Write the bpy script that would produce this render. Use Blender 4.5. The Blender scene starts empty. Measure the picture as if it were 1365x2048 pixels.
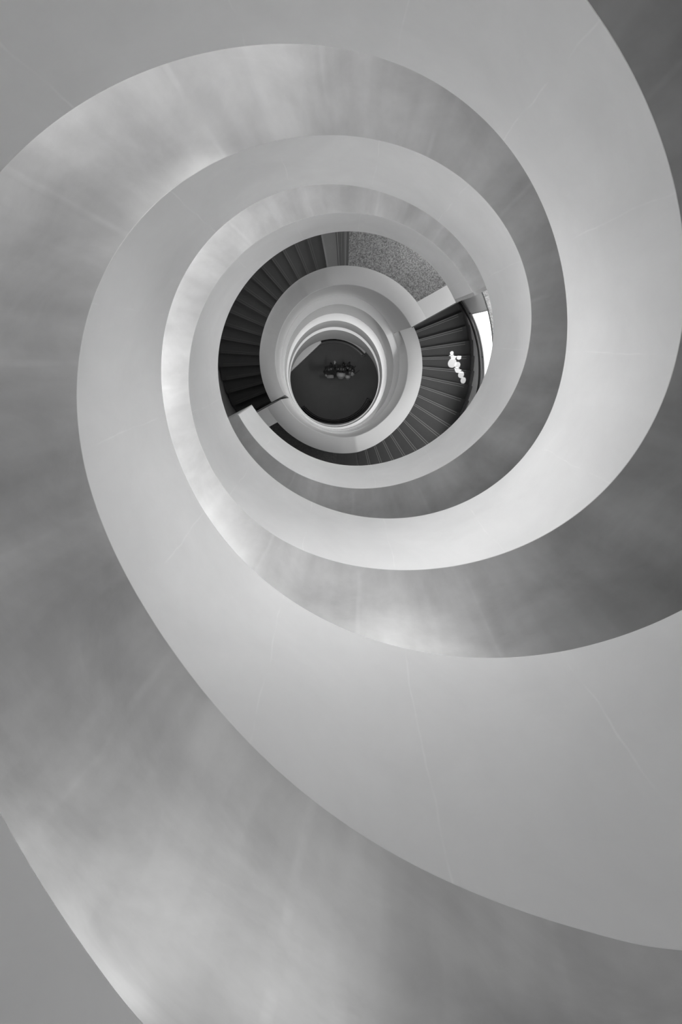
import bpy, bmesh, math, random
from mathutils import Matrix, Vector
random.seed(4)
SC = bpy.context.scene
COL = SC.collection
PI = math.pi
H = 24.2            # height of the camera above the stone floor; "depth" below is measured down from it
def W(x, y, d): return Vector((x, -y, H - d))
def rad(a): return a * PI / 180.0
def polar(c, r, deg, d): return W(c[0] + r * math.cos(rad(deg)), c[1] + r * math.sin(rad(deg)), d)

# ---------------------------------------------------------------- camera
cam_d = bpy.data.cameras.new('camera'); cam = bpy.data.objects.new('camera', cam_d); COL.objects.link(cam)
SC.camera = cam
cam_d.sensor_fit = 'VERTICAL'; cam_d.sensor_height = 24.0; cam_d.lens = 24.0 * 1100.0 / 2048.0
cam_d.clip_start = 0.05; cam_d.clip_end = 200
RM = ((0.99999915, 0.0, 0.00130315), (0.00038380, 0.95564742, -0.29451291), (-0.00124535, 0.29451316, 0.95564661))
bx = Vector((RM[0][0], -RM[0][1], -RM[0][2])); by = -Vector((RM[1][0], -RM[1][1], -RM[1][2])); bz = -Vector((RM[2][0], -RM[2][1], -RM[2][2]))
M = Matrix((bx, by, bz)).transposed().to_4x4(); M.translation = W(-0.241, -0.2095, 0.0)
cam.matrix_world = M

# ---------------------------------------------------------------- world, exposure, lights
SC.view_settings.view_transform = 'Standard'; SC.view_settings.look = 'None'
SC.view_settings.gamma = 1.0; SC.view_settings.use_curve_mapping = False
SC.view_settings.exposure = 0.0
SC.cycles.diffuse_bounces = 6; SC.cycles.max_bounces = 8
wd = bpy.data.worlds.new('world'); SC.world = wd; wd.use_nodes = True
wd.node_tree.nodes['Background'].inputs[0].default_value = (1, 1, 1, 1)
wd.node_tree.nodes['Background'].inputs[1].default_value = 0.0

# edge depths of the two ramps, every 5 degrees (A, C top edges; B, D lower edges)
TA = [-1.631, -1.524, -1.417, -1.31, -1.203, -1.096, -0.989, -0.882, -0.775, -0.668, -0.561, -0.454, -0.347, -0.24, -0.133, -0.026, 0.081, 0.187, 0.294, 0.401, 0.508, 0.615, 0.722, 0.829, 0.936, 1.043, 1.143, 1.25, 1.365, 1.485, 1.613, 1.712, 1.838, 1.967, 2.102, 2.242, 2.39, 2.545, 2.709, 2.879, 3.054, 3.23, 3.401, 3.566, 3.72, 3.864, 3.995, 4.116, 4.228, 4.335, 4.438, 4.541, 4.645, 4.752, 4.864, 4.98, 5.102, 5.231, 5.367, 5.514, 5.67, 5.835, 6.007, 6.182, 6.357, 6.529, 6.693, 6.849, 6.993, 7.125, 7.244, 7.349, 7.441, 7.521, 7.589, 7.647, 7.698, 7.741, 7.78, 7.817, 7.852, 7.889, 7.927, 7.969, 8.017, 8.072, 8.135, 8.206, 8.287, 8.379, 8.48, 8.591, 8.711, 8.839, 8.972, 9.107, 9.243, 9.377, 9.506, 9.63, 9.746, 9.854, 9.953, 10.043, 10.123, 10.194, 10.257, 10.312, 10.36, 10.402, 10.44, 10.474, 10.506, 10.535, 10.563, 10.59, 10.615, 10.638, 10.659, 10.677, 10.693, 10.705, 10.714, 10.721]
TB = [0.609, 0.716, 0.823, 0.93, 1.037, 1.144, 1.251, 1.358, 1.465, 1.572, 1.679, 1.786, 1.893, 2.0, 2.107, 2.214, 2.321, 2.427, 2.534, 2.641, 2.748, 2.855, 2.962, 3.069, 3.176, 3.283, 3.383, 3.49, 3.605, 3.725, 3.853, 3.987, 4.126, 4.27, 4.417, 4.567, 4.718, 4.87, 5.022, 5.176, 5.33, 5.485, 5.641, 5.796, 5.949, 6.098, 6.241, 6.378, 6.508, 6.629, 6.744, 6.852, 6.955, 7.055, 7.154, 7.254, 7.357, 7.465, 7.578, 7.698, 7.824, 7.955, 8.091, 8.232, 8.377, 8.525, 8.676, 8.829, 8.984, 9.137, 9.288, 9.433, 9.568, 9.691, 9.798, 9.887, 9.959, 10.013, 10.052, 10.078, 10.096, 10.109, 10.121, 10.136, 10.157, 10.187, 10.228, 10.282, 10.35, 10.432, 10.529, 10.64, 10.763, 10.896, 11.037, 11.182, 11.33, 11.476, 11.617, 11.751, 11.875, 11.987, 12.086, 12.172, 12.245, 12.307, 12.358, 12.402, 12.44, 12.472, 12.502, 12.528, 12.551, 12.571, 12.585, 12.591, 12.588, 12.572, 12.543, 12.5, 12.441, 12.368, 12.28, 12.176]
TC = [-2.469, -2.362, -2.255, -2.148, -2.041, -1.934, -1.827, -1.72, -1.613, -1.507, -1.4, -1.293, -1.186, -1.079, -0.972, -0.865, -0.758, -0.651, -0.529, -0.407, -0.287, -0.17, -0.055, 0.055, 0.162, 0.266, 0.367, 0.469, 0.571, 0.675, 0.784, 0.898, 1.019, 1.148, 1.285, 1.431, 1.585, 1.745, 1.91, 2.078, 2.246, 2.412, 2.573, 2.728, 2.875, 3.014, 3.146, 3.272, 3.393, 3.511, 3.626, 3.74, 3.853, 3.965, 4.076, 4.161, 4.239, 4.308, 4.37, 4.424, 4.471, 4.513, 4.55, 4.584, 4.618, 4.654, 4.692, 4.736, 4.787, 4.846, 4.915, 4.993, 5.082, 5.182, 5.292, 5.409, 5.532, 5.659, 5.786, 5.911, 6.032, 6.147, 6.255, 6.356, 6.449, 6.535, 6.616, 6.692, 6.767, 6.843, 6.924, 7.011, 7.106, 7.211, 7.324, 7.445, 7.574, 7.711, 7.855, 8.005, 8.16, 8.321, 8.488, 8.66, 8.838, 9.022, 9.211, 9.405, 9.601, 9.8, 9.997, 10.189, 10.375, 10.549, 10.711, 10.857, 10.988, 11.102, 11.199, 11.281, 11.347, 11.398, 11.436, 11.461, 11.474, 11.478, 11.471, 11.455, 11.43, 11.395, 11.352, 11.299, 11.236, 11.165, 11.084, 10.994]
TD = [-0.337, -0.23, -0.123, -0.016, 0.091, 0.198, 0.305, 0.412, 0.519, 0.625, 0.732, 0.839, 0.946, 1.053, 1.16, 1.267, 1.374, 1.481, 1.603, 1.725, 1.845, 1.962, 2.077, 2.187, 2.294, 2.398, 2.499, 2.601, 2.703, 2.807, 2.916, 3.03, 3.151, 3.28, 3.417, 3.563, 3.717, 3.877, 4.042, 4.21, 4.378, 4.544, 4.705, 4.86, 5.007, 5.146, 5.278, 5.404, 5.525, 5.643, 5.758, 5.872, 5.985, 6.097, 6.208, 6.317, 6.423, 6.524, 6.619, 6.706, 6.783, 6.85, 6.905, 6.95, 6.983, 7.009, 7.028, 7.045, 7.062, 7.084, 7.114, 7.156, 7.211, 7.279, 7.362, 7.458, 7.565, 7.681, 7.805, 7.935, 8.068, 8.205, 8.342, 8.478, 8.611, 8.74, 8.862, 8.976, 9.082, 9.179, 9.267, 9.349, 9.427, 9.502, 9.577, 9.656, 9.741, 9.835, 9.94, 10.057, 10.188, 10.332, 10.489, 10.657, 10.835, 11.022, 11.214, 11.409, 11.605, 11.798, 11.986, 12.167, 12.337, 12.495, 12.638, 12.766, 12.876, 12.969, 13.043, 13.101, 13.143, 13.171, 13.186, 13.191, 13.187, 13.177, 13.161, 13.141, 13.117, 13.09, 13.06, 13.028, 12.995, 12.959, 12.922, 12.883]

def tab(T, t0, deg):
    s = (deg - t0) / 5.0; i = int(math.floor(s)); i = max(0, min(len(T) - 2, i)); f = s - i
    p1, p2 = T[i], T[i + 1]; p0 = T[max(0, i - 1)]; p3 = T[min(len(T) - 1, i + 2)]
    if f < 0 or f > 1: return p1 + (p2 - p1) * f
    return 0.5 * ((2 * p1) + (-p0 + p2) * f + (2 * p0 - 5 * p1 + 4 * p2 - p3) * f * f + (-p0 + 3 * p1 - 3 * p2 + p3) * f ** 3)
zA = lambda a: tab(TA, -90, a)
zB = lambda a: tab(TB, -90, a)
zC = lambda a: tab(TC, 30, a)
zD = lambda a: tab(TD, 30, a)
R0 = 2.5; RW = 5.6            # well radius, outer wall radius
O = (0.0, 0.0); OC = (-0.153, 0.355)   # axis of the ramps, axis of the stair below

ONLY = None
ENERGY = {"cellar_fill_east": 62.0, "cellar_fill_north": 15.7, "cellar_fill_south": 0.0, "cellar_fill_west": 16.9, "wall_fill_first_125": 18.2, "wall_fill_first_160": 0.0, "wall_fill_first_195": 0.0, "wall_fill_first_20": 36.3, "wall_fill_first_230": 59.6, "wall_fill_first_265": 43.7, "wall_fill_first_300": 0.0, "wall_fill_first_335": 0.0, "wall_fill_first_370": 0.0, "wall_fill_first_405": 0.0, "wall_fill_first_440": 0.0, "wall_fill_first_475": 0.0, "wall_fill_first_510": 0.0, "wall_fill_first_55": 6.3, "wall_fill_first_90": 0.0, "wall_fill_second_130": 0.0, "wall_fill_second_165": 0.0, "wall_fill_second_200": 0.0, "wall_fill_second_235": 0.0, "wall_fill_second_270": 0.0, "wall_fill_second_305": 0.0, "wall_fill_second_340": 0.0, "wall_fill_second_375": 0.0, "wall_fill_second_410": 0.0, "wall_fill_second_445": 0.3, "wall_fill_second_480": 14.9, "wall_fill_second_515": 72.8, "wall_fill_second_550": 26.2, "wall_fill_second_585": 0.0, "wall_fill_second_620": 0.6, "wall_fill_second_655": 15.8, "edge_fill_first_260": 59.6, "edge_fill_second_680": 23.3, "dark_landing_fill": 0.0, "gallery_fill_east": 62.5, "gallery_fill_south": 0.0, "hall_fill_east": 0.0, "hall_fill_west": 0.0, "landing_fill": 10.1, "low_stair_fill": 0.0, "north_stair_fill": 7.9, "overhead_fill": 0.0, "overhead_fill_east": 17.0, "overhead_fill_north": 0.0, "overhead_fill_south": 0.0, "overhead_fill_west": 55.7, "soffit_fill_first_110": 21.8, "soffit_fill_first_155": 4.7, "soffit_fill_first_200": 8.4, "soffit_fill_first_245": 0.0, "soffit_fill_first_290": 1.3, "soffit_fill_first_335": 0.3, "soffit_fill_first_380": 0.0, "soffit_fill_first_425": 0.0, "soffit_fill_first_470": 9.4, "soffit_fill_second_320": 0.0, "soffit_fill_second_365": 0.0, "soffit_fill_second_410": 0.0, "soffit_fill_second_455": 49.3, "soffit_fill_second_500": 46.1, "soffit_fill_second_545": 72.8, "soffit_fill_second_590": 76.7, "soffit_fill_second_635": 7.7, "soffit_fill_second_680": 0.0, "stair_fill_east": 84.6, "stair_fill_north": 14.3, "stair_fill_south": 0.0, "stair_fill_west": 0.0, "stair_window_fill": 0.0, "west_stair_fill": 8.0}
def area(name, pos, target, sx, sy, power=1.0, spread=180):
    if ONLY is not None:
        if name != ONLY: return
        power = 100.0
    else: power = ENERGY.get(name, power)
    if power <= 0: return
    l = bpy.data.lights.new(name, 'AREA'); l.shape = 'RECTANGLE'; l.size = sx; l.size_y = sy; l.energy = power; l.color = (1, 1, 1); l.spread = rad(spread)
    o = bpy.data.objects.new(name, l); COL.objects.link(o); o.location = pos
    o.rotation_euler = (target - pos).to_track_quat('-Z', 'Y').to_euler()
area('overhead_fill', W(0, 0, -4.3), W(0, 0, 5), 4.6, 4.6)  # added overhead fill lights, brightening the well from above
for n, a in (('overhead_fill_east', 0), ('overhead_fill_south', 90), ('overhead_fill_west', 180), ('overhead_fill_north', 270)):
    area(n, polar(O, 2.1, a, -3.6), polar(O, -1.6, a, 3.0), 1.4, 1.4)
# added unseen fill strips along the outer wall, one row above each ramp
for a in range(20, 511, 35):
    d = zA(a) - 0.85
    area('wall_fill_first_%d' % a, polar(O, 5.45, a, d), polar(O, 0, a, d), 3.0, 1.3)
for a in range(130, 686, 35):
    d = zC(a) - 0.85
    area('wall_fill_second_%d' % a, polar(O, 5.45, a, d), polar(O, 0, a, d), 3.0, 1.3)
# added fill lights, hidden behind the upper ramp's edge, washing across the well
for n, f, a in (('edge_fill_first', zD, 260), ('edge_fill_second', lambda a: zB(a - 360), 680)):
    d = f(a) + 0.14
    area('%s_%d' % (n, a), polar(O, 2.95, a, d), polar(O, -2.5, a, d + 0.9), 1.6, 0.16, spread=110)
# added unseen fill lights under the soffits, evening out the walkways
for a in range(110, 500, 45):
    d = zD(a) + 0.03
    area('soffit_fill_first_%d' % a, polar(O, 4.2, a, d), polar(O, 4.2, a, d + 1), 1.6, 1.0)
for a in range(320, 681, 45):
    d = zB(a - 360) + 0.03
    area('soffit_fill_second_%d' % a, polar(O, 4.2, a, d), polar(O, 4.2, a, d + 1), 1.6, 1.0)
for n, a, d in (('landing_fill', -50, 15.7), ('stair_window_fill', -4, 15.9), ('low_stair_fill', 45, 15.9), ('west_stair_fill', 200, 16.0), ('dark_landing_fill', 115, 15.7), ('north_stair_fill', 240, 15.9)):
    area(n, polar(OC, 3.9, a, d), polar(OC, 0, a, d + 0.6), 1.6, 0.9)  # added unseen fill lamps round the lower stair
for n, a, d in (('stair_fill_east', 20, 13.7), ('stair_fill_south', 110, 13.7), ('stair_fill_west', 200, 13.7), ('stair_fill_north', 290, 13.7)):
    area(n, polar(OC, 4.6, a, d), polar(OC, 0, a, d + 5.0), 1.6, 0.9)  # added fill from above, brightening the stair and landings
for n, a, d in (('cellar_fill_west', 190, 19.45), ('cellar_fill_north', 270, 19.45), ('cellar_fill_east', 0, 19.45), ('cellar_fill_south', 90, 19.45), ('hall_fill_west', 170, 23.3), ('hall_fill_east', 10, 23.3)):
    area(n, polar((-0.45, 1.0), 1.45 if d < 21 else 2.4, a, d), polar((-0.45, 1.0), 0, a, d + 0.5), 1.0, 0.3)  # added fill lamps inside the deep well, brightening its rings
def beam(name, pos, target, deg, power):
    if ONLY is not None: return
    l = bpy.data.lights.new(name, 'SPOT'); l.spot_size = rad(deg); l.spot_blend = 0.05; l.energy = power; l.shadow_soft_size = 0.01
    o = bpy.data.objects.new(name, l); COL.objects.link(o); o.location = pos; o.rotation_euler = (target - pos).to_track_quat('-Z', 'Y').to_euler()
for (r_, a_, d_, deg, pw) in ((3.67, -5.4, 18.45, 2.6, 5000), (3.66, -3.6, 18.45, 4.6, 3600), (3.64, -1.0, 18.4, 6.6, 3600), (3.82, -3.2, 18.4, 3.6, 3600), (3.80, -0.8, 18.3, 4.4, 3600), (3.78, 1.6, 18.3, 5.4, 3600), (3.88, 3.4, 18.25, 4.6, 3600), (3.96, 5.0, 18.2, 4.0, 3600)):
    beam('sunbeam', polar(OC, 4.13, -11, 16.55), polar(OC, r_, a_, d_), deg, pw * 0.45)
area('gallery_fill_east', polar(O, 5.3, -16, 14.2), polar(OC, 4.7, -12, 16.1), 1.0, 0.5)  # added fill lamps, lifting the dark gallery floor
area('gallery_fill_south', polar(O, 5.3, 60, 14.2), polar(OC, 3.5, 60, 17.0), 1.6, 0.5)

# ---------------------------------------------------------------- materials
def newmat(name):
    m = bpy.data.materials.new(name); m.use_nodes = True
    nt = m.node_tree; b = nt.nodes['Principled BSDF']
    return m, nt, b
def N(nt, t, **k):
    n = nt.nodes.new(t)
    for a, v in k.items(): setattr(n, a, v)
    return n
def plain(name, v, rough=0.6, metal=0.0):
    m, nt, b = newmat(name)
    tc = N(nt, 'ShaderNodeTexCoord'); no = N(nt, 'ShaderNodeTexNoise'); no.inputs['Scale'].default_value = 9; no.inputs['Detail'].default_value = 4
    mr = N(nt, 'ShaderNodeMapRange'); mr.inputs['To Min'].default_value = v * 0.9; mr.inputs['To Max'].default_value = v * 1.1
    nt.links.new(tc.outputs['Object'], no.inputs['Vector']); nt.links.new(no.outputs['Fac'], mr.inputs['Value'])
    nt.links.new(mr.outputs[0], b.inputs['Base Color'])
    b.inputs['Roughness'].default_value = rough; b.inputs['Metallic'].default_value = metal
    return m
def plaster(name, base, streak, amp, seam_period, seam_phase, seam_amt, wid=0.012):
    """trowelled plaster: u runs along the ramp in metres, v across it"""
    m, nt, b = newmat(name); L = nt.links
    uv = N(nt, 'ShaderNodeUVMap'); uv.uv_map = 'UVMap'
    sp = N(nt, 'ShaderNodeSeparateXYZ'); L.new(uv.outputs[0], sp.inputs[0])
    def noise(su, sv, detail, rough=0.55, dist=0.0):
        mp = N(nt, 'ShaderNodeMapping'); mp.inputs['Scale'].default_value = (su, sv, 1); L.new(uv.outputs[0], mp.inputs[0])
        n = N(nt, 'ShaderNodeTexNoise'); n.inputs['Scale'].default_value = 1; n.inputs['Detail'].default_value = detail
        n.inputs['Roughness'].default_value = rough; n.inputs['Distortion'].default_value = dist
        L.new(mp.outputs[0], n.inputs['Vector']); return n.outputs['Fac']
    def math_(op, a, c):
        n = N(nt, 'ShaderNodeMath', operation=op)
        for i, x in enumerate((a, c)):
            if isinstance(x, (int, float)): n.inputs[i].default_value = x
            else: L.new(x, n.inputs[i])
        return n.outputs[0]
    s1 = math_('SUBTRACT', noise(streak[0], streak[1], 3), 0.5)
    s2 = math_('SUBTRACT', noise(1.1, 0.9, 6, 0.6, 0.6), 0.5)
    s3 = math_('SUBTRACT', noise(7, 5, 4), 0.5)
    tot = math_('ADD', math_('MULTIPLY', s1, amp[0]), math_('MULTIPLY', s2, amp[1]))
    tot = math_('ADD', tot, math_('MULTIPLY', s3, amp[2]))
    # thin lighter seam lines across the band
    wob = math_('MULTIPLY', math_('SUBTRACT', noise(0.4, 1.3, 2), 0.5), 0.10)
    uu = math_('ADD', math_('ADD', sp.outputs[0], wob), seam_phase)
    w = math_('PINGPONG', uu, seam_period / 2.0)
    line = N(nt, 'ShaderNodeMapRange'); line.interpolation_type = 'SMOOTHSTEP'
    L.new(w, line.inputs['Value']); line.inputs['From Min'].default_value = 0.0; line.inputs['From Max'].default_value = wid * 2
    line.inputs['To Min'].default_value = seam_amt; line.inputs['To Max'].default_value = 0.0
    brk = N(nt, 'ShaderNodeMapRange'); L.new(noise(0.9, 1.7, 3), brk.inputs['Value']); brk.inputs['From Min'].default_value = 0.40; brk.inputs['From Max'].default_value = 0.62
    tot = math_('ADD', tot, math_('MULTIPLY', line.outputs[0], brk.outputs[0]))
    col = math_('ADD', tot, 1.0); col = math_('MULTIPLY', col, base)
    L.new(col, b.inputs['Base Color']); b.inputs['Roughness'].default_value = 0.62
    b.inputs['Specular IOR Level'].default_value = 0.35
    bp = N(nt, 'ShaderNodeBump'); bp.inputs['Strength'].default_value = 0.08; bp.inputs['Distance'].default_value = 0.01
    L.new(s3, bp.inputs['Height']); L.new(bp.outputs[0], b.inputs['Normal'])
    return m
def terrazzo(name, lo, hi, scale=42):
    m, nt, b = newmat(name); L = nt.links
    tc = N(nt, 'ShaderNodeTexCoord'); v = N(nt, 'ShaderNodeTexVoronoi'); v.inputs['Scale'].default_value = scale
    L.new(tc.outputs['Object'], v.inputs['Vector'])
    sp = N(nt, 'ShaderNodeSeparateColor'); L.new(v.outputs['Color'], sp.inputs[0])
    r = N(nt, 'ShaderNodeMapRange'); L.new(sp.outputs[0], r.inputs['Value']); r.inputs['To Min'].default_value = lo; r.inputs['To Max'].default_value = hi
    L.new(r.outputs[0], b.inputs['Base Color']); b.inputs['Roughness'].default_value = 0.45
    return m
def emis(name, s):
    m, nt, b = newmat(name)
    b.inputs['Base Color'].default_value = (0.9, 0.9, 0.9, 1); b.inputs['Emission Color'].default_value = (1, 1, 1, 1); b.inputs['Emission Strength'].default_value = s
    return m
SEAM = R0 * rad(27.5)
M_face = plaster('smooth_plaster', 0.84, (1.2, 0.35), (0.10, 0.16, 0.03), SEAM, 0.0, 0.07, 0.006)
M_walk = plaster('streaked_plaster', 0.55, (1.7, 0.22), (0.80, 0.70, 0.14), SEAM / 1.02, 0.35, 0.10, 0.02)
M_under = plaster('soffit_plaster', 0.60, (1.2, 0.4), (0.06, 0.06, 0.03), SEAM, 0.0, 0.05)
M_wall = plaster('wall_plaster', 0.70, (0.5, 0.5), (0.05, 0.05, 0.03), 50, 5, 0.0)
M_cope = plaster('coping_plaster', 0.66, (0.8, 0.6), (0.05, 0.06, 0.03), 50, 5, 0.0)
M_tier = plaster('tier_plaster', 0.72, (0.8, 0.6), (0.04, 0.05, 0.02), 50, 5, 0.0)
M_ledge = plaster('lit_ledge_plaster', 0.92, (0.8, 0.6), (0.03, 0.03, 0.02), 50, 5, 0.0)  # ring plaster lightened on top, light put into the colour
M_drum = plaster('shaded_drum_plaster', 0.35, (0.8, 0.6), (0.04, 0.05, 0.02), 50, 5, 0.0)  # same ring plaster darkened on the sides, shade put into the colour
M_inner_shade = plaster('shaded_side_plaster', 0.50, (0.8, 0.6), (0.05, 0.06, 0.03), 50, 5, 0.0)  # parapet plaster darkened below the coping, shade put into the colour
M_step = plaster('dark_stone_step', 0.085, (2.0, 0.5), (0.25, 0.2, 0.1), 50, 5, 0.0)
M_nose = plain('pale_nosing', 0.26, 0.5); M_nose_shade = plain('shaded_nosing', 0.11, 0.5)  # second nosing is the same inlay darkened, shade put into its colour
M_entry = plaster('grey_stone_slab', 0.22, (2.0, 0.4), (0.2, 0.1, 0.1), 50, 5, 0.0)
M_groove = plain('dark_groove', 0.07)
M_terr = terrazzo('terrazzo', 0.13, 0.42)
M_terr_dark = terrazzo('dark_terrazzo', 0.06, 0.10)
M_floor = plaster('dark_stone_floor', 0.075, (0.8, 0.8), (0.15, 0.25, 0.1), 50, 5, 0.0)
M_dark = plain('dark_bronze', 0.025, 0.45, 0.3)
M_rail = plain('grey_rail', 0.16, 0.4, 0.5)
M_pane = emis('daylit_pane', 2.2)
M_frame = plain('pale_frame', 0.55)
M_skirt = plain('grey_stone_skirting', 0.14)

# ---------------------------------------------------------------- mesh helpers
def setp(o, **k):
    for a, v in k.items(): o[a] = v
    return o
def empty(name, loc, label=None, cat=None, group=None):
    o = bpy.data.objects.new(name, None); COL.objects.link(o); o.location = loc; o.empty_display_size = 0.2
    if label: o['label'] = label
    if cat: o['category'] = cat
    if group: o['group'] = group
    return o
def mesh_obj(name, verts, faces, mat, parent=None, uvs=None, smooth=True, angle=35):
    me = bpy.data.meshes.new(name)
    base = Vector((0, 0, 0)); q = parent
    while q is not None: base = base + q.location; q = q.parent
    me.from_pydata([tuple(Vector(v) - base) for v in verts], [], faces)
    if uvs:
        ul = me.uv_layers.new(name='UVMap')
        for p in me.polygons:
            for li in p.loop_indices: ul.data[li].uv = uvs[me.loops[li].vertex_index]
    me.materials.append(mat)
    bm = bmesh.new(); bm.from_mesh(me); bmesh.ops.recalc_face_normals(bm, faces=bm.faces)
    if smooth:
        for f in bm.faces: f.smooth = True
        for e in bm.edges:
            if len(e.link_faces) == 2 and e.calc_face_angle(0) > rad(angle): e.smooth = False
    bm.to_mesh(me); bm.free()
    o = bpy.data.objects.new(name, me); COL.objects.link(o)
    if parent is not None: o.parent = parent
    return o
def loft(name, sections, mat, parent=None, closed=False, caps=True, uvr=None, smooth=True):
    """sections: list of closed profile loops (lists of points); uvr: list of u per section; v runs round the loop in metres"""
    n = len(sections[0]); verts = []; uvs = []; faces = []
    for i, s in enumerate(sections):
        v = 0.0
        for j, p in enumerate(s):
            if j: v += (Vector(p) - Vector(s[j - 1])).length
            verts.append(p); uvs.append((uvr[i] if uvr else i * 0.1, v))
    m = len(sections)
    for i in range(m if closed else m - 1):
        a = i * n; b = ((i + 1) % m) * n
        for j in range(n):
            k = (j + 1) % n; faces.append((a + j, a + k, b + k, b + j))
    if caps and not closed:
        faces.append(tuple(range(n))); faces.append(tuple((m - 1) * n + j for j in reversed(range(n))))
    return mesh_obj(name, verts, faces, mat, parent, uvs, smooth)
def arc_sections(c, a0, a1, step, prof):
    n = max(2, int(math.ceil(abs(a1 - a0) / step)) + 1); S = []; U = []
    for i in range(n):
        a = a0 + (a1 - a0) * i / (n - 1)
        S.append([polar(c, r, a, d) for r, d in prof(a)]); U.append(rad(a) * R0)
    return S, U
def arc_solid(name, c, a0, a1, prof, mat, parent=None, step=1.5, **k):
    S, U = arc_sections(c, a0, a1, step, prof); return loft(name, S, mat, parent, uvr=U, **k)
def ring_solid(name, loops, mat, parent=None, n=144):
    """loops: list of (cx, cy, rx, ry, d) ellipses joined into a closed ring"""
    S = []; U = []
    for i in range(n):
        a = 2 * PI * i / n
        S.append([W(cx + rx * math.cos(a), cy + ry * math.sin(a), d) for cx, cy, rx, ry, d in loops]); U.append(a * 2)
    return loft(name, S, mat, parent, closed=True, uvr=U)
def box_pts(c, ex, ey, hx, hy, d0, d1):
    """box: centre (x,y), unit axes ex, ey in plan, half sizes, from depth d0 (top) to d1"""
    P = []
    for d in (d0, d1):
        for sx, sy in ((-1, -1), (1, -1), (1, 1), (-1, 1)):
            P.append(W(c[0] + ex[0] * hx * sx + ey[0] * hy * sy, c[1] + ex[1] * hx * sx + ey[1] * hy * sy, d))
    return P, [(0, 1, 2, 3), (4, 7, 6, 5), (0, 4, 5, 1), (1, 5, 6, 2), (2, 6, 7, 3), (3, 7, 4, 0)]
def polar_box(name, c, ang, r0, r1, off0, off1, d0, d1, mat, parent=None):
    """bar lying along the ray at angle ang, between offsets off0 and off1 to its clockwise side"""
    a = rad(ang); ex = (math.cos(a), math.sin(a)); ey = (-math.sin(a), math.cos(a))
    rm = (r0 + r1) / 2; om = (off0 + off1) / 2
    cc = (c[0] + ex[0] * rm + ey[0] * om, c[1] + ex[1] * rm + ey[1] * om)
    v, f = box_pts(cc, ex, ey, (r1 - r0) / 2, (off1 - off0) / 2, d0, d1)
    uv = [((p - v[0]).length * 0.7, p.z) for p in v]
    return mesh_obj(name, v, f, mat, parent, uv, smooth=False)

# ---------------------------------------------------------------- the shell
w = arc_solid('wall_outer', O, 0, 360, lambda a: [(RW, -4.6), (RW, 15.2), (RW + 0.3, 15.2), (RW + 0.3, -4.6)], M_wall, step=3); w['kind'] = 'structure'
w = arc_solid('ceiling', O, 0, 360, lambda a: [(3.3, -4.9), (RW, -4.9), (RW, -4.6), (3.3, -4.6)], M_wall, step=3); w['kind'] = 'structure'
GZ = 16.1; RWL = 4.2
w = ring_solid('floor_gallery', [(OC[0], OC[1], RWL, RWL, GZ), (0, 0, RW + 0.25, RW + 0.25, GZ), (0, 0, RW + 0.25, RW + 0.25, GZ + 0.15), (OC[0], OC[1], RWL, RWL, GZ + 0.15)], M_terr); w['kind'] = 'structure'
WIN0, WIN1 = -20.0, 15.0
def interp(T, a):
    for (a0, v0), (a1, v1) in zip(T, T[1:]):
        if a <= a1: return v0 + (v1 - v0) * (a - a0) / (a1 - a0)
    return T[-1][1]
zr3 = lambda a: interp(((-27, 18.66), (-19, 18.17), (-12, 17.74), (5.4, 16.97), (16, 16.62), (60, 15.9)), a)
zr1 = lambda a: interp(((-27, 19.2), (-17, 18.32), (-5, 17.7), (9, 17.2), (20, 16.95), (60, 16.3)), a)
w = arc_solid('wall_lower', OC, WIN1, 360 + WIN0, lambda a: [(RWL, GZ + 0.151), (RWL, 19.9), (RWL + 0.2, 19.9), (RWL + 0.2, GZ + 0.151)], M_wall, step=2); w['kind'] = 'structure'
w = arc_solid('wall_under_window', OC, WIN0, WIN1, lambda a: [(RWL, zr3(a)), (RWL, 19.9), (RWL + 0.2, 19.9), (RWL + 0.2, zr3(a))], M_wall, step=1); w['kind'] = 'structure'
win = empty('window_1', polar(OC, RWL + 0.05, -3, 17.4)); win['kind'] = 'structure'
arc_solid('pane', OC, WIN0 + 0.4, WIN1 - 0.4, lambda a: [(RWL + 0.03, GZ + 0.152), (RWL + 0.03, zr3(a) - 0.04), (RWL + 0.07, zr3(a) - 0.04), (RWL + 0.07, GZ + 0.152)], M_pane, win, step=1)
arc_solid('window_frame', OC, WIN0, WIN1, lambda a: [(RWL, zr3(a) - 0.04), (RWL, zr3(a)), (RWL + 0.12, zr3(a)), (RWL + 0.12, zr3(a) - 0.04)], M_frame, win, step=1)
for a in (WIN0 + 0.3, WIN1 - 0.3):
    polar_box('mullion', OC, a, RWL, RWL + 0.12, -0.02, 0.02, GZ + 0.152, zr3(a) - 0.02, M_frame, win)
SA0, SA1, NS = -28.0, 81.5, 17
def sd(a):
    k = max(0, min(NS - 1, int((a - SA0) // ((SA1 - SA0) / NS)))); return 16.7 + 2.7 - k * 2.7 / NS
w = arc_solid('baseboard_east', OC, SA0 + 1, SA1, lambda a: [(RWL - 0.035, sd(a) - 0.34), (RWL - 0.035, sd(a) + 0.02), (RWL - 0.002, sd(a) + 0.02), (RWL - 0.002, sd(a) - 0.34)], M_skirt, step=0.4, smooth=False); w['kind'] = 'structure'

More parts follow.
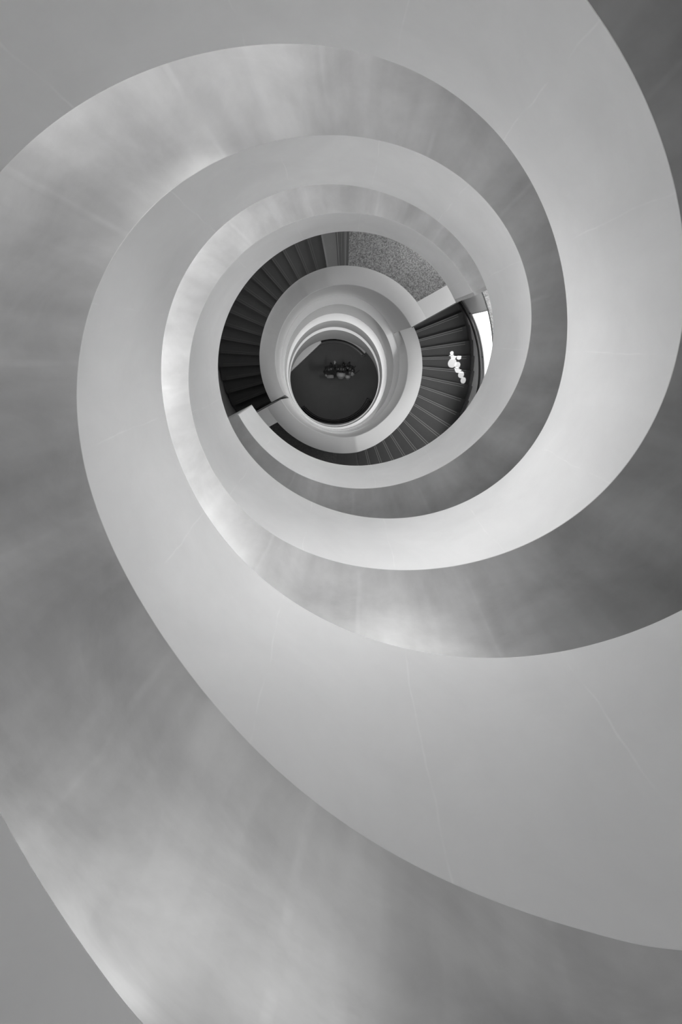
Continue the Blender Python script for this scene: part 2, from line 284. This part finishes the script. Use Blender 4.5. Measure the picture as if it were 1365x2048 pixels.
# ---------------------------------------------------------------- the two great ramps
def ramp(zt, zb, a0, a1, label, cap):
    root = empty('spiral_ramp', polar(O, R0, a1, zb(a1)), label, 'ramp', 'plaster ramps winding down round the well')
    RO = RW - 0.02
    def fprof(a):
        t, b = zt(a), zb(a)
        return [(R0, b - 0.02), (R0, t + 0.004), (R0 + 0.0035, t + 0.0005), (R0 + 0.0035, t + 0.155), (R0 + 0.2, t + 0.155), (R0 + 0.2, b), (R0 + 0.02, b)]
    arc_solid('fascia', O, a0, a1, fprof, M_face, root, step=1.25)
    def wprof(a):
        t = zt(a); return [(R0 + 0.004, t), (RO, t), (RO, t + 0.15), (R0 + 0.004, t + 0.15)]
    arc_solid('walkway', O, a0, a1, wprof, M_walk, root, step=1.25)
    def sprof(a):
        b = zb(a); return [(R0 + 0.205, b - 0.15), (RO, b - 0.15), (RO, b), (R0 + 0.205, b)]
    arc_solid('soffit', O, a0, a1, sprof, M_under, root, step=1.25)
    polar_box('end_panel', O, a1, R0 + 0.01, RO, 0.0, cap, zt(a1) - 0.01, zb(a1) + 0.01, M_frame, root)
    return root
ramp(zA, zB, -88, 513.2, 'pale plaster spiral ramp whose end stands over the dark landing, left of the well', 0.02)
ramp(zC, zD, 32, 693.6, 'pale plaster spiral ramp whose end stands over the speckled landing, by the window', 0.07)

# ---------------------------------------------------------------- lower stair: two flights, two landings, two parapets
ZL = 16.7; DROP = 2.7; RI, RO_ = 2.03, 2.48; ZP = 15.6; RT = RWL - 0.04
def ray_bars(c, angs, r0, r1, half, d0, d1, name, mat, parent, label=None):
    V = []; F = []
    for deg in angs:
        a = rad(deg); ex = (math.cos(a), math.sin(a)); ey = (-math.sin(a), math.cos(a)); rm = (r0 + r1) / 2
        v, f = box_pts((c[0] + ex[0] * rm, c[1] + ex[1] * rm), ex, ey, (r1 - r0) / 2, half, d0, d1)
        F += [tuple(i + len(V) for i in q) for q in f]; V += v
    o = mesh_obj(name, V, F, mat, parent, smooth=False)
    if label: o['label'] = label
    return o
def flight(a0, a1, nose, label):
    root = empty('stair_flight', polar(OC, 3.3, a0, ZL + DROP), label, 'stairs', 'curved dark stone flights between the landings')
    st = (a1 - a0) / NS
    for k in range(NS):
        d = ZL + DROP - k * DROP / NS; b0 = a0 + k * st; b1 = b0 + st
        s = arc_solid('step', OC, b0, b1 + 0.3, lambda a, d=d: [(RO_ + 0.01, d), (RT, d), (RT, d + 0.30), (RO_ + 0.01, d + 0.30)], M_step, root, step=1.0)
        for off in (0.35, 1.35):
            ray_bars(OC, (b0 + off,), RO_ + 0.03, RT - 0.15, 0.008, d - 0.003, d + 0.002, 'nosing', nose, s)
    return root
flight(152.0, 258.5, M_nose_shade, 'shadowed dark stone stair flight curving up the left side of the well')
flight(SA0, SA1, M_nose, 'dark stone stair flight with pale double nosings beside the bright window')

def landing(a0, a1, label, mats):
    root = empty('stair_landing', polar(OC, 3.3, (a0 + a1) / 2, ZL), label, 'landing')
    arc_solid('slab', OC, a0 + 13.5, a1 - 6.8, lambda a: [(RO_ + 0.01, ZL), (RT, ZL), (RT, ZL + 0.3), (RO_ + 0.01, ZL + 0.3)], mats[0], root)
    arc_solid('threshold_slab', OC, a0 + 0.4, a0 + 13.5, lambda a: [(RO_ + 0.01, ZL), (RT, ZL), (RT, ZL + 0.3), (RO_ + 0.01, ZL + 0.3)], mats[1], root)
    ray_bars(OC, [a0 + q for q in (7.4, 8.6, 9.3, 10.2, 10.9, 12.6, 13.2)], RO_ + 0.04, RT - 0.05, 0.009, ZL - 0.003, ZL + 0.002, 'groove_strip', M_groove, root, 'row of dark radial grooves')
    ray_bars(OC, (a0 + 1.0,), RO_ + 0.04, RT - 0.05, 0.02, ZL - 0.003, ZL + 0.002, 'nosing', mats[2], root)
    return root
landing(258.5, 332.0, 'speckled terrazzo landing at the top right of the stair, lit from the window', (M_terr, M_entry, M_nose))
landing(81.5, 152.0, 'dark landing at the lower left of the stair, half under the ramp end', (M_terr_dark, M_step, M_nose_shade))

RING1 = (-0.292, 0.543, 1.966, 2.208, 18.9)
def parapet(a_low, a_fl, a_arm, prof, label):
    root = empty('stair_parapet', polar(OC, RI, a_arm, 18.9), label, 'parapet', 'low plaster parapets round the lower well')
    zt = lambda a: interp(prof, a)
    n = int((a_arm - a_low) / 1.5) + 1; S = []; U = []; K = []
    for i in range(n + 1):
        a = a_low + (a_arm - a_low) * i / n; t = zt(a); ca, sa = math.cos(rad(a)), math.sin(rad(a))
        S.append([polar(OC, RI, a, t + 0.1), polar(OC, RO_, a, t + 0.1), polar(OC, RO_, a, 19.72), W(RING1[0] + (RING1[2] + 0.1) * ca, RING1[1] + (RING1[3] + 0.1) * sa, 19.72), W(RING1[0] + RING1[2] * ca, RING1[1] + RING1[3] * sa, RING1[4])])
        K.append([polar(OC, RI - 0.004, a, t + 0.008), polar(OC, RI + 0.008, a, t), polar(OC, RO_ - 0.008, a, t), polar(OC, RO_ + 0.004, a, t + 0.008), polar(OC, RO_ + 0.004, a, t + 0.1), polar(OC, RI - 0.004, a, t + 0.1)]); U.append(rad(a) * 2)
    loft('wall', S, M_inner_shade, root, uvr=U); loft('coping', K, M_cope, root, uvr=U)
    polar_box('cross_wall', OC, a_arm, RO_ - 0.05, RWL - 0.01, -0.50, 0.0, ZP + 0.001, ZL + 0.25, M_cope, root)
    polar_box('edge_strip', OC, a_arm, RI + 0.02, RWL - 0.01, 0.002, 0.03, ZP + 0.10, ZP + 0.14, M_rail, root)
    return root
parapet(SA0 + 0.4, 81.5, 151.8, ((-28, 18.95), (-11, 18.5), (0, 18.2), (13, 17.8), (31, 17.2), (52, 16.6), (69, 16.0), (81.5, 15.65), (92, 15.6), (160, 15.6)), 'plaster parapet of the window side flight, ending in a grey cross wall')
parapet(152.4, 258.5, 331.8, ((152, 16.75), (180, 16.6), (200, 16.45), (224, 16.05), (241, 15.72), (258, 15.6), (340, 15.6)), 'plaster parapet of the left flight, ending in a bright cross wall')

# handrail on the window wall
h = empty('handrail', polar(OC, RWL - 0.05, 0, 17.3), 'dark double handrail following the wall below the bright window', 'handrail')
for n, t, m, rr in (('rail', 0.15, M_rail, 0.028), ('rail', 0.5, M_dark, 0.03), ('rail', 0.9, M_dark, 0.022)):
    arc_solid(n, OC, -26.5, 58, lambda a: [(RWL - 0.07 + rr * math.cos(q), zr3(a) * (1 - t) + zr1(a) * t + rr * math.sin(q)) for q in [i * PI / 4 for i in range(8)]], m, h, step=1.0)
for a_ in (-20, -2, 16, 34, 52):
    ray_bars(OC, (a_,), RWL - 0.075, RWL - 0.001, 0.012, zr3(a_) * 0.85 + zr1(a_) * 0.15 - 0.01, zr1(a_), 'bracket', M_dark, h)

# ---------------------------------------------------------------- the stepped tiers of the well below
def tier(loops, label):
    root = empty('well_ring', W(loops[0][0], loops[0][1], loops[-1][4]), label, 'parapet', 'plaster rings of the deep well')
    t, b = loops[0], loops[-1]
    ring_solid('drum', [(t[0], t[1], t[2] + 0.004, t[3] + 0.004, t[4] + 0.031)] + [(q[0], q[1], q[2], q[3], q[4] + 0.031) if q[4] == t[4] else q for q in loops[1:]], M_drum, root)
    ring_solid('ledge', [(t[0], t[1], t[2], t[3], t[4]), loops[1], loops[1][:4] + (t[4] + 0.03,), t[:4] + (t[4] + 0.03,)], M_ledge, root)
    return root
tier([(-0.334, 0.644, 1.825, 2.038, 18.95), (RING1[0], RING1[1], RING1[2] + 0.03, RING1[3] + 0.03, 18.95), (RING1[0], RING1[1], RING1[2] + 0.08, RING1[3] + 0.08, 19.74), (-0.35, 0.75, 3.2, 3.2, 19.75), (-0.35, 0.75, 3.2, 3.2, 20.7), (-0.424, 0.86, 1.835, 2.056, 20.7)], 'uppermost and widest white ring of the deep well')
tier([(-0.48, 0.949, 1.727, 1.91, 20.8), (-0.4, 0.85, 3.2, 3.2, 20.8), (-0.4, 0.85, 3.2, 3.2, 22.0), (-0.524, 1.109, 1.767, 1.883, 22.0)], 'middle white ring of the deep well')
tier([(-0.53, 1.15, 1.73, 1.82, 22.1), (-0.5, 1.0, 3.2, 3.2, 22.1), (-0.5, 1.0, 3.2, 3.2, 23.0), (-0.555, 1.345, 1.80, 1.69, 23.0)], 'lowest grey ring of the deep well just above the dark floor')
w = arc_solid('wall_hall', (-0.55, 1.2), 0, 360, lambda a: [(3.75, 19.95), (3.75, 24.2), (3.95, 24.2), (3.95, 19.95)], M_wall, step=3); w['kind'] = 'structure'
w = ring_solid('ceiling_hall', [(-0.45, 1.0, 2.9, 2.9, 19.91), (-0.55, 1.2, 3.95, 3.95, 19.91), (-0.55, 1.2, 3.95, 3.95, 19.94), (-0.45, 1.0, 2.9, 2.9, 19.94)], M_wall); w['kind'] = 'structure'
V = [W(-0.55 + 4.2 * math.cos(i * PI / 36), 1.2 + 4.2 * math.sin(i * PI / 36), d) for d in (24.2, 24.5) for i in range(72)]
F = [tuple(range(72)), tuple(reversed(range(72, 144)))] + [(i, (i + 1) % 72, 72 + (i + 1) % 72, 72 + i) for i in range(72)]
w = mesh_obj('floor', V, F, M_floor, None, [(p.x, p.y) for p in V]); w['kind'] = 'structure'
# pale wedge of straight wall standing at the edge of the hall floor
v = [(-2.42, 1.00), (-1.08, -0.20), (-1.35, -0.95), (-2.9, -0.1)]
V = [W(x, y, d) for d in (23.55, 24.2) for x, y in v]
setp(mesh_obj('hall_plinth', V, [(0, 1, 2, 3), (7, 6, 5, 4), (0, 4, 5, 1), (1, 5, 6, 2), (2, 6, 7, 3), (3, 7, 4, 0)], M_tier, None, [(p.x, p.y) for p in V], smooth=False), label='pale straight-sided plinth at the left edge of the dark floor', category='plinth')

# dark curved rails on the hall floor
FC = (-0.60, 1.42)
def floor_rail(a0, a1, label, hook=False):
    root = empty('floor_rail', polar(FC, 1.76, (a0 + a1) / 2, 24.2), label, 'rail', 'dark curved rails on the hall floor')
    arc_solid('outer_rail', FC, a0, a1, lambda a: [(1.68, 23.95), (1.72, 23.95), (1.72, 24.2), (1.68, 24.2)], M_dark, root)
    arc_solid('base', FC, a0, a1, lambda a: [(1.645, 24.14), (1.68, 24.14), (1.68, 24.2), (1.645, 24.2)], M_rail, root)
    arc_solid('inner_rail', FC, a0, a1, lambda a: [(1.60, 23.95), (1.645, 23.95), (1.645, 24.2), (1.60, 24.2)], M_dark, root)
    for a in (a0, a1):
        polar_box('end_post', FC, a, 1.60, 1.72, -0.02, 0.03, 23.93, 24.2, M_dark, root)
    if hook:
        polar_box('return_rail', FC, a0, 1.72, 1.95, -0.03, 0.03, 23.95, 24.2, M_dark, root)
    return root
floor_rail(216, 319, 'dark curved rail at the top of the round floor')
floor_rail(25, 141, 'dark curved rail at the bottom of the round floor, hooked at its right end', True)
root = empty('hall_steps', polar(FC, 2.0, 297, 24.2), 'small pale ribbed steps behind the right end of the top floor rail', 'steps')
for k in range(4):
    arc_solid('step', FC, 274, 318 - k * 1.0, lambda a, k=k: [(1.77 + 0.07 * k, 24.12 - 0.07 * k), (1.84 + 0.07 * k, 24.12 - 0.07 * k), (1.84 + 0.07 * k, 24.2), (1.77 + 0.07 * k, 24.2)], M_tier, root, smooth=False)

# ---------------------------------------------------------------- people on the hall floor
M_skin = plain('skin', 0.30); M_hair = plain('black_hair', 0.012, 0.5); M_blackcloth = plain('black_cloth', 0.014, 0.8)
M_trouser = plain('dark_trousers', 0.02, 0.8); M_whitecloth = plain('white_cloth', 0.25, 0.8); M_greybag = plain('grey_canvas', 0.22, 0.8); M_shoe = plain('black_shoe', 0.01, 0.5)
def skin_obj(name, pts, edges, radii, mat, parent, root=0, sub=2):
    me = bpy.data.meshes.new(name); me.from_pydata(pts, edges, [])
    o = bpy.data.objects.new(name, me); COL.objects.link(o); me.materials.append(mat)
    if parent is not None: o.parent = parent
    md = o.modifiers.new('skin', 'SKIN'); md.use_smooth_shade = True
    sk = me.skin_vertices[0] if me.skin_vertices else None
    if sk is None:
        bm = bmesh.new(); bm.from_mesh(me); bm.verts.layers.skin.verify(); bm.to_mesh(me); bm.free(); sk = me.skin_vertices[0]
    for i, r in enumerate(radii):
        rr = r if isinstance(r, tuple) else (r, r); sk.data[i].radius = rr; sk.data[i].use_root = (i == root)
    s = o.modifiers.new('smooth', 'SUBSURF'); s.levels = sub; s.render_levels = sub
    return o
def ball(bm, c, r, seg=16):
    m = Matrix.Translation(Vector(c)) @ Matrix.Diagonal((r[0], r[1], r[2], 1))
    bmesh.ops.create_uvsphere(bm, u_segments=seg, v_segments=seg // 2 + 2, radius=1.0, matrix=m)
def bobj(name, bm, mat, parent):
    for f in bm.faces: f.smooth = True
    me = bpy.data.meshes.new(name); bm.to_mesh(me); bm.free(); me.materials.append(mat)
    o = bpy.data.objects.new(name, me); COL.objects.link(o); o.parent = parent; return o
def person(x, y, rz, s, label, jacket, pose, hairmat):
    root = empty('person', W(x, y, 24.2), label, 'person', 'people standing on the dark floor')
    root.rotation_euler = (0, 0, rz); root.scale = (s, s, s)
    P = []; E = []; Rr = []
    def v(p, r, frm=None):
        P.append(p); Rr.append(r)
        if frm is not None: E.append((frm, len(P) - 1))
        return len(P) - 1
    pel = v((0, 0, 0.95), (0.15, 0.11)); sp = v((0, 0.0, 1.12), (0.135, 0.10), pel); ch = v((0, 0.01, 1.32), (0.155, 0.11), sp)
    nk0 = v((0, 0.0, 1.45), 0.065, ch); nk = v((0, 0.02, 1.52), 0.052, nk0); hd = v((0, 0.035, 1.60), (0.075, 0.088), nk); tp = v((0, 0.03, 1.68), (0.066, 0.078), hd)
    nose = v((0, 0.135, 1.59), 0.012, hd)
    hands = []
    for sx in (-1, 1):
        arm = pose[0] if sx < 0 else pose[1]
        sh = v((0.17 * sx, 0, 1.40), 0.058, ch); el = v((sx * arm[0][0], arm[0][1], arm[0][2]), 0.044, sh); wr = v((sx * arm[1][0], arm[1][1], arm[1][2]), 0.028, el)
        hp = Vector(P[wr]); d = (hp - Vector(P[el])).normalized(); side = d.cross(Vector((0, 0, 1)))
        side = side.normalized() if side.length > 0.2 else Vector((0, 1, 0))
        pm = v(tuple(hp + d * 0.05), (0.036, 0.022), wr)
        for q, ln in zip((-1.5, -0.5, 0.5, 1.5), (0.062, 0.075, 0.07, 0.055)):
            k = v(tuple(hp + d * 0.085 + side * 0.018 * q), 0.010, pm); k2 = v(tuple(hp + d * (0.085 + ln * 0.55) + side * 0.02 * q), 0.009, k)
            v(tuple(hp + d * (0.085 + ln) + side * 0.02 * q - Vector((0, 0, 0.012))), 0.008, k2)
        t = v(tuple(hp + d * 0.045 + side * 0.04), 0.011, pm); v(tuple(hp + d * 0.08 + side * 0.058), 0.009, t)
        step_ = pose[2] * sx
        hip = v((0.09 * sx, 0, 0.90), 0.088, pel); kn = v((0.10 * sx, 0.03 + step_ * 0.10, 0.50), 0.060, hip); an = v((0.10 * sx, step_ * 0.17, 0.09), 0.040, kn)
        v((0.105 * sx, step_ * 0.17 + 0.13, 0.035), (0.040, 0.030), an)
    skin_obj('body', P, E, Rr, M_skin, root)
    # clothing follows the body
    def sub(nm, pts, eds, rad_, m): return skin_obj(nm, pts, eds, rad_, m, root, sub=2)
    pts = [P[pel], P[sp], P[ch], (0, 0.0, 1.43)]; eds = [(0, 1), (1, 2), (2, 3)]; rd = [(0.175, 0.135), (0.16, 0.125), (0.185, 0.135), (0.10, 0.08)]
    for sx in (-1, 1):
        arm = pose[0] if sx < 0 else pose[1]; b = len(pts)
        pts += [(0.175 * sx, 0, 1.40), (sx * arm[0][0], arm[0][1], arm[0][2]), (sx * (arm[1][0] * 0.9 + arm[0][0] * 0.1), arm[1][1] * 0.9 + arm[0][1] * 0.1, arm[1][2] * 0.9 + arm[0][2] * 0.1)]
        rd += [0.078, 0.062, 0.045]; eds += [(2, b), (b, b + 1), (b + 1, b + 2)]
    sub('jacket', pts, eds, rd, jacket)
    pts = [(0, 0, 0.96)]; eds = []; rd = [(0.165, 0.125)]
    for sx in (-1, 1):
        step_ = pose[2] * sx; b = len(pts)
        pts += [(0.09 * sx, 0, 0.88), (0.10 * sx, 0.03 + step_ * 0.10, 0.50), (0.10 * sx, step_ * 0.165 + 0.003, 0.12)]; rd += [0.108, 0.078, 0.06]; eds += [(0, b), (b, b + 1), (b + 1, b + 2)]
    sub('trousers', pts, eds, rd, M_trouser)
    for sx in (-1, 1):
        bm = bmesh.new(); ball(bm, (0.102 * sx, pose[2] * sx * 0.17 + 0.06, 0.045), (0.052, 0.14, 0.045)); bobj('shoe', bm, M_shoe, root)
    bm = bmesh.new(); ball(bm, (0, 0.015, 1.635), (0.094, 0.112, 0.10)); ball(bm, (0, -0.05, 1.59), (0.08, 0.06, 0.09)); bobj('hair', bm, hairmat, root)
    for sx in (-1, 1):
        bm = bmesh.new(); ball(bm, (0.033 * sx, 0.122, 1.605), (0.012, 0.006, 0.007), 8); bobj('eye', bm, M_hair, root)
        bm = bmesh.new(); ball(bm, (0.085 * sx, 0.03, 1.60), (0.012, 0.02, 0.03), 8); bobj('ear', bm, M_skin, root)
    bm = bmesh.new(); ball(bm, (0, 0.118, 1.555), (0.024, 0.006, 0.006), 8); bobj('mouth', bm, M_hair, root)
    return root
down = ((0.21, -0.02, 1.15), (0.21, 0.05, 0.92))
person(-0.76, 0.84, rad(10), 0.88, 'person in black at the left of the group, one arm reaching out', M_blackcloth, (((0.23, -0.06, 1.18), (0.20, -0.20, 1.05)), ((0.26, 0.04, 1.20), (0.30, 0.20, 1.12)), 0.4), M_hair)
person(-0.27, 0.82, rad(-5), 0.93, 'person in dark clothes with a big pale backpack, middle of the group', M_blackcloth, (down, down, 0.4), M_hair)
person(0.09, 0.82, rad(-25), 0.88, 'person in black at the right of the group with pale shoulder bag', M_blackcloth, (down, down, -0.4), M_hair)
def backpack(x, y, rz, s, label, mat):
    root = empty('backpack', W(x, y, 23.12), label, 'bag'); root.rotation_euler = (0, 0, rz)
    bm = bmesh.new(); ball(bm, (0, 0, 0.02), (0.19 * s, 0.15 * s, 0.27 * s), 20)
    for v_ in bm.verts:
        if v_.co.y > 0.09 * s: v_.co.y = 0.09 * s
    bobj('pack_body', bm, mat, root)
    bm = bmesh.new(); ball(bm, (0, -0.13 * s, -0.06), (0.12 * s, 0.06 * s, 0.12 * s)); bobj('front_pocket', bm, mat, root)
    for sx in (-1, 1):
        skin_obj('strap', [(0.09 * sx, 0.08, 0.24), (0.10 * sx, 0.16, 0.33), (0.11 * sx, 0.30, 0.24), (0.12 * sx, 0.28, 0.0)], [(0, 1), (1, 2), (2, 3)], [0.014] * 4, M_dark, root, sub=1)
    return root
backpack(-0.27, 1.04, rad(-5), 1.0, 'large pale grey backpack worn by the middle person', M_greybag)
backpack(0.00, 1.12, rad(-10), 0.66, 'small grey bag low between the two right-hand people', M_greybag)
backpack(0.16, 0.98, rad(-50), 0.72, 'pale oval bag carried by the right-hand person', M_greybag)
root = empty('shopping_bag', W(-0.72, 1.14, 23.75), 'square white carrier bag held behind the left person', 'bag')
bm = bmesh.new(); bmesh.ops.create_cube(bm, size=1.0, matrix=Matrix.Translation((0, 0, 0.16)) @ Matrix.Diagonal((0.28, 0.13, 0.32, 1)))
bmesh.ops.bevel(bm, geom=bm.edges[:], offset=0.015, segments=2, affect='EDGES'); bobj('bag_body', bm, M_whitecloth, root)
skin_obj('handle', [(-0.08, 0, 0.30), (-0.05, 0, 0.46), (0.05, 0, 0.46), (0.08, 0, 0.30)], [(0, 1), (1, 2), (2, 3)], [0.01] * 4, M_whitecloth, root, sub=1)
